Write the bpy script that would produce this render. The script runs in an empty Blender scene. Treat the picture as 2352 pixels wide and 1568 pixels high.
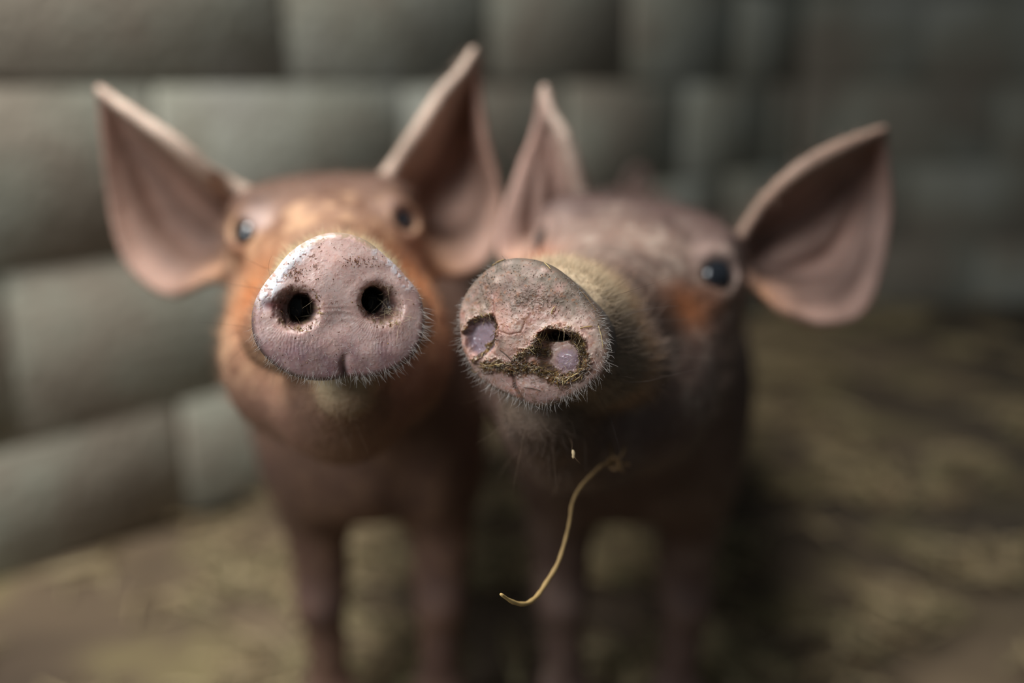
import bpy, math, random
import numpy as np
from mathutils import Vector
from mathutils.bvhtree import BVHTree
random.seed(4); rng = np.random.default_rng(4)
V = lambda *a: np.array(a, dtype=float)
def nz(v): v = np.asarray(v, float); return v/np.linalg.norm(v)
scene = bpy.context.scene

# ------------------------------------------------------------------ camera
CAM_H = 0.56; PITCH = math.radians(14.56); FPX = 2287.0
cd = bpy.data.cameras.new('camera'); cam = bpy.data.objects.new('camera', cd)
scene.collection.objects.link(cam); scene.camera = cam
cam.location = (0, 0, CAM_H); cam.rotation_euler = (math.pi/2-PITCH, 0, 0)
cd.sensor_width = 36; cd.lens = 36*FPX/2352; cd.clip_start = 0.01; cd.clip_end = 60
cd.dof.use_dof = True; cd.dof.focus_distance = 0.362; cd.dof.aperture_fstop = 2.3; cd.dof.aperture_blades = 0

# ------------------------------------------------------------------ world, light, exposure
w = bpy.data.worlds.new('world'); scene.world = w; w.use_nodes = True
w.node_tree.nodes['Background'].inputs[0].default_value = (0.80, 0.92, 1.0, 1)
w.node_tree.nodes['Background'].inputs[1].default_value = 0.10
def area(name, loc, target, size, power, col, spread=180, size_y=None):
    l = bpy.data.lights.new(name, 'AREA'); l.energy = power; l.color = col
    l.shape = 'RECTANGLE'; l.size = size; l.size_y = size_y or size; l.spread = math.radians(spread)
    o = bpy.data.objects.new(name, l); scene.collection.objects.link(o); o.location = loc
    o.rotation_euler = (Vector(target)-Vector(loc)).to_track_quat('-Z', 'Y').to_euler(); return o
area('roof_opening_light', (-0.60, 0.50, 1.95), (-0.32, 0.92, 0.2), 0.7, 21.5, (1.0, 0.97, 0.93), 116)
area('doorway_light', (-0.85, -0.55, 1.35), (-0.05, 0.55, 0.42), 0.7, 4.3, (0.95, 0.98, 1.0), 80)
scene.view_settings.view_transform = 'Standard'; scene.view_settings.look = 'None'
scene.view_settings.exposure = 0.0; scene.view_settings.gamma = 1.0
try: scene.view_settings.use_curve_mapping = False
except Exception: pass

# ------------------------------------------------------------------ geometry helpers
CF = V(0, math.cos(PITCH), -math.sin(PITCH)); CU = V(0, math.sin(PITCH), math.cos(PITCH)); CR = V(1, 0, 0); CO = V(0, 0, CAM_H)
def ray(px, py): return CR*((px-1176)/FPX) + CU*((784-py)/FPX) + CF
def at(px, py, d): return CO + ray(px, py)*d
def ground(px, py):
    r = ray(px, py); return CO + r*(-CAM_H/r[2])
def on_plane(px, py, C, N):
    r = ray(px, py); return CO + r*(np.dot(C-CO, N)/np.dot(r, N))
def project(P):
    q = P-CO; z = q@CF; return np.stack([1176+FPX*(q@CR)/z, 784-FPX*(q@CU)/z], -1)
def lin(r, g, b):
    f = lambda c: ((c/255+0.055)/1.055)**2.4 if c > 10 else c/255/12.92
    return V(f(r), f(g), f(b))
def sst(a, b, x):
    t = np.clip((x-a)/(b-a), 0, 1); return t*t*(3-2*t)
def hash3(i, j, k, seed=0):
    h = (i.astype(np.int64)*374761393 + j.astype(np.int64)*668265263 + k.astype(np.int64)*2147483647 + seed*974711) & 0xffffffff
    h = ((h ^ (h >> 13))*1274126177) & 0xffffffff; h = ((h ^ (h >> 16))*2246822519) & 0xffffffff
    return ((h ^ (h >> 15)) & 0xffff)/65535.0
def vnoise(P, sc, seed=0):
    Q = P/sc; I = np.floor(Q); F = Q-I; F = F*F*(3-2*F); r = 0
    for a in (0, 1):
        for b in (0, 1):
            for c in (0, 1):
                wgt = (F[:,0] if a else 1-F[:,0])*(F[:,1] if b else 1-F[:,1])*(F[:,2] if c else 1-F[:,2])
                r = r + wgt*hash3(I[:,0]+a, I[:,1]+b, I[:,2]+c, seed)
    return r*2-1
def fbm(P, sc, octv=4, seed=0):
    r = 0; a = 1; t = 0
    for o in range(octv): r = r + a*vnoise(P, sc, seed+o*17); t += a; a *= .55; sc *= .5
    return r/t*1.6
def crom(pts, n):
    pts = np.array(pts, float); m = len(pts); t = np.linspace(0, m-1, n); i = np.clip(t.astype(int), 0, m-2); f = (t-i)[:, None]
    g = lambda k: pts[np.clip(k, 0, m-1)]
    p0, p1, p2, p3 = g(i-1), g(i), g(i+1), g(i+2)
    return .5*((2*p1)+(-p0+p2)*f+(2*p0-5*p1+4*p2-p3)*f**2+(-p0+3*p1-3*p2+p3)*f**3)

# ------------------------------------------------------------------ materials
def newmat(name):
    m = bpy.data.materials.new(name); m.use_nodes = True; nt = m.node_tree
    return m, nt, nt.nodes['Principled BSDF']
def N(nt, t, **kw):
    n = nt.nodes.new(t)
    for k, v in kw.items():
        if k.startswith('i_'): n.inputs[k[2:].replace('_', ' ')].default_value = v
        else: setattr(n, k, v)
    return n
def attr_mat(name, rough, sss=0.0, spec=0.5, bump=None, rough_attr=False, coat=0.0, sheen=0.0):
    m, nt, b = newmat(name)
    a = N(nt, 'ShaderNodeAttribute', attribute_name='col'); nt.links.new(a.outputs['Color'], b.inputs['Base Color'])
    b.inputs['Roughness'].default_value = rough; b.inputs['Specular IOR Level'].default_value = spec
    b.inputs['Subsurface Weight'].default_value = sss; b.inputs['Subsurface Radius'].default_value = (1, .35, .22); b.inputs['Subsurface Scale'].default_value = .004
    b.inputs['Coat Weight'].default_value = coat; b.inputs['Coat Roughness'].default_value = .15
    if rough_attr:
        r = N(nt, 'ShaderNodeAttribute', attribute_name='rgh'); nt.links.new(r.outputs['Fac'], b.inputs['Roughness'])
    if bump:
        prev = None
        tc = N(nt, 'ShaderNodeTexCoord')
        for kind, sc, st, dist in bump:
            t = N(nt, 'ShaderNodeTexNoise' if kind == 'n' else 'ShaderNodeTexVoronoi'); t.inputs['Scale'].default_value = sc
            if kind == 'n': t.inputs['Detail'].default_value = 5
            nt.links.new(tc.outputs['Object'], t.inputs['Vector'])
            bp = N(nt, 'ShaderNodeBump'); bp.inputs['Strength'].default_value = st; bp.inputs['Distance'].default_value = dist
            nt.links.new(t.outputs[0], bp.inputs['Height'])
            if prev: nt.links.new(prev.outputs[0], bp.inputs['Normal'])
            prev = bp
        nt.links.new(prev.outputs[0], b.inputs['Normal'])
    return m
M_coat = attr_mat('pig_coat', .62, sss=.12, spec=.3, bump=[('n', 500, .5, .0012), ('n', 120, .4, .003)])
M_skin = attr_mat('snout_skin', .4, sss=.35, spec=.45, rough_attr=True, bump=[('v', 4000, .2, .00001), ('n', 1500, .2, .00002)])
M_hair = attr_mat('pig_hair', .45, spec=.4)
M_straw = attr_mat('straw', .6, spec=.3)
M_wet = attr_mat('wet_straw', .28, spec=.6)
M_mud = attr_mat('wet_mud', .35, spec=.5)
m, nt, b = newmat('pig_eyeball'); M_eye = m
b.inputs['Base Color'].default_value = (.010, .012, .016, 1); b.inputs['Roughness'].default_value = .12; b.inputs['Coat Weight'].default_value = .6

# ------------------------------------------------------------------ objects
def mesh_obj(name, verts, faces, mats, parent=None, cols=None, rgh=None, mat_idx=None, smooth=True):
    me = bpy.data.meshes.new(name); verts = np.asarray(verts, np.float32); faces = np.asarray(faces, np.int32)
    me.vertices.add(len(verts)); me.vertices.foreach_set('co', verts.ravel())
    k = faces.shape[1]; me.loops.add(len(faces)*k); me.loops.foreach_set('vertex_index', faces.ravel())
    me.polygons.add(len(faces)); me.polygons.foreach_set('loop_start', np.arange(len(faces), dtype=np.int32)*k)
    me.update(calc_edges=True); me.validate()
    if smooth: me.polygons.foreach_set('use_smooth', np.ones(len(me.polygons), bool))
    for mt in (mats if isinstance(mats, (list, tuple)) else [mats]): me.materials.append(mt)
    if mat_idx is not None: me.polygons.foreach_set('material_index', np.asarray(mat_idx, np.int32))
    if cols is not None:
        a = me.attributes.new('col', 'FLOAT_COLOR', 'POINT')
        a.data.foreach_set('color', np.concatenate([np.clip(cols, 0, 1), np.ones((len(verts), 1))], 1).astype(np.float32).ravel())
    if rgh is not None:
        a = me.attributes.new('rgh', 'FLOAT', 'POINT'); a.data.foreach_set('value', rgh.astype(np.float32))
    me.update(); o = bpy.data.objects.new(name, me); scene.collection.objects.link(o)
    if parent: o.parent = parent
    return o
def tag(o, label=None, cat=None, group=None, kind=None):
    for k, v in (('label', label), ('category', cat), ('group', group), ('kind', kind)):
        if v: o[k] = v
    return o
def tubes(curves, sides=6):
    """curves: list of (pts (n,3), radii (n,), colour) -> verts, faces, cols"""
    vs, fs, cs = [], [], []; base = 0
    for pts, rad, col in curves:
        pts = np.asarray(pts, float); n = len(pts); T = np.gradient(pts, axis=0); T /= np.linalg.norm(T, axis=1)[:, None]+1e-12
        ref = V(0, 0, 1) if abs(T[0][2]) < .8 else V(1, 0, 0)
        A = np.cross(T, ref); A /= np.linalg.norm(A, axis=1)[:, None]+1e-12; B = np.cross(T, A)
        th = np.arange(sides)/sides*2*np.pi
        ring = pts[:, None]+np.asarray(rad)[:, None, None]*(np.cos(th)[None, :, None]*A[:, None]+np.sin(th)[None, :, None]*B[:, None])
        vs.append(ring.reshape(-1, 3)); vs.append(pts[[0, -1]])
        i, j = np.meshgrid(np.arange(n-1), np.arange(sides), indexing='ij'); j2 = (j+1) % sides
        q = np.stack([i*sides+j, i*sides+j2, (i+1)*sides+j2, (i+1)*sides+j], -1).reshape(-1, 4)+base
        s = np.arange(sides); s2 = (s+1) % sides; c0 = n*sides; c1 = c0+1
        cap0 = np.stack([s2, s, np.full(sides, c0), np.full(sides, c0)], 1)+base
        cap1 = np.stack([(n-1)*sides+s, (n-1)*sides+s2, np.full(sides, c1), np.full(sides, c1)], 1)+base
        fs += [q, np.concatenate([cap0, cap1])]
        cs.append(np.tile(col, (n*sides+2, 1)) if np.ndim(col) == 1 else np.concatenate([np.repeat(col, sides, 0), col[[0, -1]]])); base += n*sides+2
    return np.concatenate(vs), np.concatenate(fs), np.concatenate(cs)
def tube_obj(name, curves, mat, parent=None, sides=6):
    v, f, c = tubes(curves, sides)
    tri = f[:, 2] == f[:, 3]
    me = bpy.data.meshes.new(name)
    me.from_pydata(v.tolist(), [], [list(map(int, r[:3])) if t else list(map(int, r)) for r, t in zip(f, tri)])
    me.materials.append(mat); me.polygons.foreach_set('use_smooth', np.ones(len(me.polygons), bool))
    a = me.attributes.new('col', 'FLOAT_COLOR', 'POINT'); a.data.foreach_set('color', np.concatenate([c, np.ones((len(c), 1))], 1).astype(np.float32).ravel())
    o = bpy.data.objects.new(name, me); scene.collection.objects.link(o)
    if parent: o.parent = parent
    return o
def hair_obj(name, roots, dirs, length, radius, cols, parent, npt=5, bend=.35, bdir=None, curl=.25):
    n = len(roots); hc = bpy.data.hair_curves.new(name); hc.add_curves([npt]*n)
    t = np.linspace(0, 1, npt)[None, :, None]; L = np.broadcast_to(np.asarray(length, float), (n,))[:, None, None]
    side = rng.normal(size=(n, 3)); side /= np.linalg.norm(side, axis=1)[:, None]
    P = roots[:, None]+dirs[:, None]*t*L+side[:, None]*(t**2)*L*curl
    if bdir is not None: P = P+bdir[:, None]*(t**2)*L*bend
    hc.attributes['position'].data.foreach_set('vector', P.astype(np.float32).ravel())
    r = np.broadcast_to(np.asarray(radius, float), (n,))[:, None]*(1-.85*np.linspace(0, 1, npt)[None]**1.5)
    ra = hc.attributes.get('radius') or hc.attributes.new('radius', 'FLOAT', 'POINT'); ra.data.foreach_set('value', r.astype(np.float32).ravel())
    ca = hc.attributes.new('col', 'FLOAT_COLOR', 'CURVE'); ca.data.foreach_set('color', np.concatenate([np.clip(cols, 0, 1), np.ones((n, 1))], 1).astype(np.float32).ravel())
    hc.materials.append(M_hair); o = bpy.data.objects.new(name, hc); scene.collection.objects.link(o); o.parent = parent; o['kind'] = 'stuff'
    return o

# ------------------------------------------------------------------ implicit surfaces
def rcone(P, a, b, ra, rb):
    a = np.asarray(a, float); ab = np.asarray(b, float)-a; t = np.clip(((P-a)@ab)/(ab@ab), 0, 1)
    return np.linalg.norm(P-a-t[:, None]*ab, axis=1)-(ra+t*(rb-ra))
def ell(P, c, r, R=None):
    q = P-np.asarray(c, float)
    if R is not None: q = q@np.asarray(R).T
    r = np.asarray(r, float); k0 = np.linalg.norm(q/r, axis=1); k1 = np.linalg.norm(q/r**2, axis=1)+1e-9
    return k0*(k0-1)/k1
def smin(a, b, k):
    h = np.clip(.5+.5*(b-a)/k, 0, 1); return b*(1-h)+a*h-k*h*(1-h)
def smax(a, b, k): return -smin(-a, -b, k)
def surface_nets(f, lo, hi, h):
    lo = np.asarray(lo, float); c = 4
    n = (np.ceil((np.asarray(hi)-lo)/(h*c)).astype(int)+1)
    ax = [lo[i]+np.arange(n[i])*h*c for i in range(3)]
    G = np.stack(np.meshgrid(*ax, indexing='ij'), -1).reshape(-1, 3)
    FC = f(G).reshape(n); near = np.abs(FC) < h*c*2.0
    cell = np.zeros(n-1, bool)
    for a in (0, 1):
        for b_ in (0, 1):
            for d in (0, 1): cell |= near[a:n[0]-1+a, b_:n[1]-1+b_, d:n[2]-1+d]
    N3 = (n-1)*c
    F = np.repeat(np.repeat(np.repeat(FC[:-1, :-1, :-1], c, 0), c, 1), c, 2).astype(np.float32)
    m = np.repeat(np.repeat(np.repeat(cell, c, 0), c, 1), c, 2); idx = np.argwhere(m)
    vals = np.empty(len(idx), np.float32)
    for s in range(0, len(idx), 400000): vals[s:s+400000] = f(lo+idx[s:s+400000]*h)
    F[idx[:, 0], idx[:, 1], idx[:, 2]] = vals
    S = F < 0; A = np.zeros(N3-1, np.int8)
    for a in (0, 1):
        for b_ in (0, 1):
            for d in (0, 1): A += S[a:N3[0]-1+a, b_:N3[1]-1+b_, d:N3[2]-1+d]
    act = (A > 0) & (A < 8); ci = np.argwhere(act); vid = np.full(act.shape, -1, np.int32); vid[act] = np.arange(len(ci))
    acc = np.zeros((len(ci), 3)); cnt = np.zeros(len(ci))
    corners = [(a, b_, d) for a in (0, 1) for b_ in (0, 1) for d in (0, 1)]
    for p in corners:
        for k in range(3):
            if p[k] == 0:
                q = list(p); q[k] = 1
                f0 = F[ci[:, 0]+p[0], ci[:, 1]+p[1], ci[:, 2]+p[2]]; f1 = F[ci[:, 0]+q[0], ci[:, 1]+q[1], ci[:, 2]+q[2]]
                x = (f0 < 0) != (f1 < 0); t = np.where(x, f0/np.where(x, f0-f1, 1), 0); pt = np.array(p, float)[None].repeat(len(ci), 0); pt[:, k] += t
                acc += pt*x[:, None]; cnt += x
    verts = lo+(ci+acc/cnt[:, None])*h
    faces = []
    for k in range(3):
        u, v = [(1, 2), (2, 0), (0, 1)][k]
        sl0 = [slice(1, N3[i]-1) for i in range(3)]; sl1 = list(sl0); sl0[k] = slice(0, N3[k]-1); sl1[k] = slice(1, N3[k])
        a = S[tuple(sl0)]; b_ = S[tuple(sl1)]; e = np.argwhere(a != b_)
        off = np.ones(3, int); off[k] = 0; g = e+off; inside = a[e[:, 0], e[:, 1], e[:, 2]]
        def vi(du, dv):
            q = g.copy(); q[:, u] -= du; q[:, v] -= dv; return vid[q[:, 0], q[:, 1], q[:, 2]]
        fq = np.stack([vi(1, 1), vi(0, 1), vi(0, 0), vi(1, 0)], 1); fq[~inside] = fq[~inside][:, ::-1]; faces.append(fq)
    faces = np.concatenate(faces); faces = faces[(faces >= 0).all(1)]
    for it in range(2):
        s = np.zeros_like(verts); c_ = np.zeros(len(verts))
        for i in range(4):
            np.add.at(s, faces[:, i], verts[faces[:, (i+1) % 4]]+verts[faces[:, i-1]]); np.add.at(c_, faces[:, i], 2)
        c_[c_ == 0] = 1; verts = verts*.5+.5*s/c_[:, None]
    return verts, faces
def vnormals(v, f):
    nrm = np.cross(v[f[:, 2]]-v[f[:, 0]], v[f[:, 3]]-v[f[:, 1]]); r = np.zeros_like(v)
    for i in range(4): np.add.at(r, f[:, i], nrm)
    return r/(np.linalg.norm(r, axis=1)[:, None]+1e-12)

# ------------------------------------------------------------------ piglets
def ear_surface(T, O, depth, nu=26, nv=40, folds=0.0):
    """leaf of the ear between its front rim T and outer rim O (pixel, pixel, distance), cupped away from the viewer"""
    Tp = crom([at(*p) for p in T], nv); Op = crom([at(*p) for p in O], nv)
    u = np.linspace(0, 1, nu)[:, None, None]; v = np.linspace(0, 1, nv)[None, :, None]
    G = Tp[None]*(1-u)+Op[None]*u
    uu = np.clip((u-.07)/.93, 0, 1); cup = depth*np.sin(np.pi*uu**.5)*(1-v**4)*1.35-.003*np.sin(np.pi*np.clip(u/.14, 0, 1))
    cup = cup+folds*np.sin(u*20+v*3)*np.sin(np.pi*u)*np.sin(np.pi*np.clip(v*1.1, 0, 1))
    return G+cup*CF[None, None]
class Ear:
    def __init__(s, G, th):
        nu, nv = G.shape[:2]; V_ = [Vector(p) for p in G.reshape(-1, 3)]
        Fc = [(i*nv+j, i*nv+j+1, (i+1)*nv+j+1, (i+1)*nv+j) for i in range(nu-1) for j in range(nv-1)]
        s.t = BVHTree.FromPolygons(V_, Fc); s.lo = G.reshape(-1, 3).min(0)-.016; s.hi = G.reshape(-1, 3).max(0)+.016; s.th = th
        s.nv = nv; s.nu = nu
    def __call__(s, P):
        d = np.maximum(np.maximum(s.lo-P, P-s.hi), 0); r = np.linalg.norm(d, axis=1)+.012
        ins = np.where(((P > s.lo) & (P < s.hi)).all(1))[0]
        for i in ins: r[i] = s.t.find_nearest(P[i])[3]-s.th
        return r
def lerp_table(x, xs, ys): return np.interp(x, xs, ys)

def make_pig(q):
    S = q['S']; lo, hi = -.08, .08
    for _ in range(40):          # turn of the head for which both eyes are equally far from the snout's mid-plane
        m_ = (lo+hi)/2; E1 = at(*q['e1'], q['ed']-m_); E2 = at(*q['e2'], q['ed']+m_)
        if ((E1+E2)/2-S)@(E2-E1) < 0: lo = m_
        else: hi = m_
    r = nz(E2-E1); mid = (E1+E2)/2; b0 = mid-S; b0 -= r*(b0@r); L0 = np.linalg.norm(b0)
    b = nz(b0); u = np.cross(r, b); al = math.asin(q['eye_h']/L0); b, u = nz(b*math.cos(al)-u*math.sin(al)), None
    u = nz(np.cross(r, b)); R = np.stack([r, u, b]); be = L0*math.cos(al)
    toL = lambda P: (P-S)@R.T
    fromL = lambda x, y, z: S+r*x+u*y+b*z
    k = be/.19
    ws = np.linalg.norm(E2-E1)/2/.0435
    bz  = np.array([-.02, .022, .03, .06, .09, .12, .15, .175, .20, .23, .27])*k
    wx  = np.array([.026, .026, .0265, .0275, .029, .0315, .037, .0455, .0555, .058, .055])*np.interp(bz, [.05, .15], [1, ws])
    yt  = np.array([.024, .025, .0265, .0275, .0285, .031, .038, .051, .064, .069, .062])
    yb  = np.array([-.020, -.022, -.025, -.030, -.036, -.044, -.052, -.057, -.062, -.066, -.066])
    ears = [Ear(ear_surface(e['T'], e['O'], e['cup'], folds=e.get('folds', 0)), e.get('th', .0026)) for e in q['ears']]
    for e, d_ in zip(ears, q['ears']): e.pale = d_.get('pale', lin(186, 164, 148))
    bx = q['bx']; lx1, lx2 = q['legs']
    eyeL = []
    def head(P):
        q_ = toL(P); x, y, z = q_.T; zc = np.clip(z, bz[0], bz[-1])
        W_ = np.interp(zc, bz, wx); Tt = np.interp(zc, bz, yt); Bb = np.interp(zc, bz, yb); c = (Tt+Bb)/2; H_ = (Tt-Bb)/2
        ex = 2.15+1.1*sst(.16*k, .21*k, z); e = ((np.abs(x)/W_)**ex+(np.abs(y-c)/H_)**ex+1e-12)**(1/ex); d = (e-1)*np.minimum(W_, H_)*.9
        d = smax(d, .0215-z, .006); d = smax(d, z-.25*k, .02)
        # lower jaw, cheeks, brow
        jaw = rcone(q_, (0, -.034, .038), (0, -.052, .12*k), .0135, .030); d = smin(d, jaw, .006)
        jaw2 = ell(q_, (0, -.046, .16*k), (.050, .036, .055)); d = smin(d, jaw2, .018)
        for s in (-1, 1):
            d = smin(d, ell(q_, (s*.038, -.030, .175*k), (.023, .033, .042)), .02)
            d = smin(d, ell(q_, (s*.036*ws, .050, .205*k), (.014, .008, .014)), .012)
            d = smin(d, rcone(q_, (s*.018, -.010, .042), (s*.026, -.012, .085*k), .014, .018), .012)
        for sgn, l, n in eyeL:
            g_ = q['eye_r']/.0112; d = smin(d, ell(q_, l-n*.0085, (.0145*g_,)*3), .008)
            dd = np.linalg.norm(q_-(l+n*.003), axis=1)
            ring = np.sqrt((np.sqrt(np.maximum(dd**2-((q_-(l+n*.003))@n)**2, 0))-.0125*g_)**2+((q_-(l+n*.003))@n)**2)-.0016
            d = smin(d, ring, .007)
            up = nz(np.cross(n, nz(np.cross(V(-sgn*.35, 1, 0), n)))); fr = np.cross(up, n)
            Rm = np.stack([fr, up, n]); d = smax(d, -ell(q_, l+n*.006, (.0104*g_, .0062*g_, .014), Rm), .003)
        return d
    # the eyes sit on the bare skull where it is seen at the eye's place, and look outward from it
    q['eyes'] = []
    for sgn, E in ((-1, E1), (1, E2)):
        dv = nz(E-CO); t = np.linalg.norm(E-CO)-.10
        for _ in range(90):
            hd = head((CO+dv*t)[None])[0]
            if hd < 2e-4: break
            t += hd*.6
            if t > .8: break
        if hd > 2e-3:      # the far eye is only just past the cheek line: set it from the near one, mirrored
            q['eyes'].append((sgn, None, None)); continue
        p = CO+dv*t; e_ = 1e-3; gd = nz([head((p+a*e_)[None])[0]-head((p-a*e_)[None])[0] for a in np.eye(3)])
        q['eyes'].append((sgn, toL((p-gd*.002)[None])[0], nz(R@nz(gd*.75-dv*.35))))
    ok = [e_ for e_ in q['eyes'] if e_[1] is not None][0]
    q['eyes'] = [(s_, l_, n_) if l_ is not None else (s_, ok[1]*V(-.955, 1, 1)+V(0, -.004, .012), nz(ok[2]*V(-2.2, 1, .3))) for s_, l_, n_ in q['eyes']]
    if 'far' in q: q['eyes'] = [(s_, l_*V(.99, 1, 1)+V(0, 0, .001), nz(V(s_*.92, .08, -.34))) if s_ == q['far'] else (s_, l_, n_) for s_, l_, n_ in q['eyes']]
    eyeL.extend(q['eyes'])
    hb = fromL(0, -.012, .262*k)
    def body(P):
        d = rcone(P, hb, V(bx+.0, .80, .335), .050, .086)
        d = smin(d, ell(P, (bx, .80, .305), (.086, .12, .105)), .04)
        xr = q['rump_x']
        d = smin(d, rcone(P, (bx, .85, .315), (xr, 1.22, .325), .098, .098), .04)
        d = smin(d, ell(P, (xr, 1.27, .33), (.090, .09, .095)), .04)
        for x in (lx1, lx2):
            o = -1 if x == lx1 else 1
            d = smin(d, ell(P, (x+o*.0, .775, .285), (.036, .062, .085)), .03)
            d = smin(d, rcone(P, (x+o*.002, .775, .25), (x, .785, .14), .034, .0215), .018)
            d = smin(d, rcone(P, (x, .785, .15), (x, .775, .125), .0225, .022), .008)
            d = smin(d, rcone(P, (x, .778, .13), (x-o*.003, .785, .045), .019, .017), .008)
            for t in (-.009, .009): d = smin(d, rcone(P, (x+t-o*.003, .782, .045), (x+t*1.2-o*.003, .765, .012), .013, .012), .004)
            xh = xr+o*.058
            d = smin(d, ell(P, (xh, 1.25, .26), (.042, .08, .09)), .03)
            d = smin(d, rcone(P, (xh, 1.22, .20), (xh, 1.33, .14), .040, .022), .02)
            d = smin(d, rcone(P, (xh, 1.33, .14), (xh, 1.29, .045), .020, .017), .01)
            for t in (-.009, .009): d = smin(d, rcone(P, (xh+t, 1.288, .045), (xh+t*1.2, 1.27, .012), .013, .012), .004)
        tl = crom(q['tail'], 16)
        for i in range(15): d = smin(d, rcone(P, tl[i], tl[i+1], .008-.0003*i, .008-.0003*(i+1)), .004)
        return smax(d, -P[:, 2]+.0005, .002)
    def field(P):
        hd = head(P); d = smin(hd, body(P), .022)
        for e in ears: d = smin(d, e(P), .010)
        return d
    v, f = surface_nets(field, (min(-.26, 0)+q['off'], .30, -.01), (.10+.16+q['off'], 1.42, .70), .0024)
    nrm = vnormals(v, f)
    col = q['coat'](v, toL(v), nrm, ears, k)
    sv, sf, scol, srg = snout(q, S, R)
    nv0 = len(v)
    V_ = np.concatenate([v, sv]); F_ = np.concatenate([f, sf+nv0]); C_ = np.concatenate([col, scol]); Rg = np.concatenate([np.full(nv0, .6), srg])
    root = mesh_obj('piglet', V_, F_, [M_coat, M_skin], None, C_, Rg, np.concatenate([np.zeros(len(f), int), np.ones(len(sf), int)]))
    tag(root, q['label'], 'pig')
    for sgn, l, n in eyeL:
        c = S+(l-n*.0035)@R
        bmv = []; nlat, nlon = 20, 32
        th = np.linspace(0, np.pi, nlat); ph = np.arange(nlon)/nlon*2*np.pi
        vv = np.stack([np.outer(np.sin(th), np.cos(ph)), np.outer(np.sin(th), np.sin(ph)), np.outer(np.cos(th), np.ones(nlon))], -1).reshape(-1, 3)*q['eye_r']+c
        ff = [(i*nlon+j, i*nlon+(j+1) % nlon, (i+1)*nlon+(j+1) % nlon, (i+1)*nlon+j) for i in range(nlat-1) for j in range(nlon)]
        tag(mesh_obj('eyeball', vv, ff, M_eye, root), 'glossy blue-black eye')
    q.update(R=R, toL=toL, fromL=fromL, v=v, f=f, nrm=nrm, col=col, k=k, root=root, ears_o=ears, sv=sv, sf=sf, scol=scol)
    return root

def snout(q, S, R):
    """fine mesh of the nose disc: outline, rolled rim, nostrils, creases; its colours are skin, dried mud, flakes and a painted highlight"""
    r, u, b = R; Nn = -b
    if 'tilt' in q: Nn = nz(-b+r*q['tilt'][0]+u*q['tilt'][1])
    er = nz(r-Nn*(r@Nn)); eu = np.cross(Nn, er)*-1
    if eu@u < 0: eu = -eu
    C = S
    P2 = np.array([[(on_plane(x, y, C, Nn)-C)@er, (on_plane(x, y, C, Nn)-C)@eu] for x, y in q['outline']])
    ang = np.arctan2(P2[:, 1], P2[:, 0]); rad = np.hypot(P2[:, 0], P2[:, 1]); o = np.argsort(ang); ang, rad = ang[o], rad[o]
    na = 640; A = np.arange(na)/na*2*np.pi-np.pi
    Rr = np.interp(A, np.concatenate([ang-2*np.pi, ang, ang+2*np.pi]), np.tile(rad, 3))
    Kn = np.exp(-.5*(np.arange(-18, 19)/7)**2); Kn /= Kn.sum(); Rr = np.convolve(np.concatenate([Rr[-18:], Rr, Rr[:18]]), Kn, 'valid')
    nf = 230; s = np.linspace(0.004, 1, nf)
    X = np.outer(s, Rr*np.cos(A)); Y = np.outer(s, Rr*np.sin(A)); Sx = np.outer(s, np.ones(na)); D = np.outer(s, Rr)
    edge = Rr[None]-D
    rr = .0028  # rim roll
    Z = -.0035*Sx**2-np.where(edge < rr, rr-np.sqrt(np.maximum(rr**2-(rr-edge)**2, 0)), 0)
    Pw = C+X[..., None]*er+Y[..., None]*eu; px = project(Pw.reshape(-1, 3)).reshape(nf, na, 2)
    dz, lift, cols, rgh = q['relief'](px[..., 0], px[..., 1], Sx, edge, A)
    Z = Z+dz
    face = Pw+Z[..., None]*Nn+lift[..., 0:1]*er+lift[..., 1:2]*eu
    # side wall back to the muzzle, with the groove behind the rim
    back = np.array([.0015, .003, .005, .0075, .010, .013, .017, .022, .028]); shr = np.array([1.0, .985, .955, .925, .905, .90, .89, .86, .80])
    zr = Z[-1]; side = []; 
    for bk, sh in zip(back, shr):
        side.append(C+(Rr*np.cos(A)*sh)[:, None]*er+(Rr*np.sin(A)*sh)[:, None]*eu+((zr*(1-bk/.03)-.006*bk/.03)-bk)[:, None]*Nn)
    side = np.array(side); ns = len(side)
    allv = np.concatenate([face, side]).reshape(-1, 3)
    sc = np.repeat(cols[-1:], ns, 0)*.9; rg = np.concatenate([rgh, np.full((ns, na), .6)])
    t = np.linspace(0, 1, ns)[:, None, None]; sc = sc*(1-t)+q['side_col']*t
    cs = np.concatenate([cols, sc]).reshape(-1, 3)
    nr = nf+ns; i, j = np.meshgrid(np.arange(nr-1), np.arange(na), indexing='ij'); j2 = (j+1) % na
    fc = np.stack([i*na+j, (i+1)*na+j, (i+1)*na+j2, i*na+j2], -1).reshape(-1, 4)
    cv = len(allv); allv = np.concatenate([allv, [C+Z[0].mean()*Nn]]); cs = np.concatenate([cs, cols[0].mean(0)[None]]); rg = np.append(rg.ravel(), .4)
    j = np.arange(na); j2 = (j+1) % na
    # centre cap as quads (pairs of columns)
    j = np.arange(0, na, 2); cap = np.stack([np.full(len(j), cv), j, j+1, (j+2) % na], 1); fc = np.concatenate([fc, cap])
    n0 = np.cross(allv[fc[5000, 1]]-allv[fc[5000, 0]], allv[fc[5000, 3]]-allv[fc[5000, 0]])
    if n0@Nn < 0: fc = fc[:, ::-1]
    q.update(N=Nn, er=er, eu=eu, face=face, nf=nf, na=na, A=A, Rr=Rr, facecol=cols)
    return allv, fc, cs, rg

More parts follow.
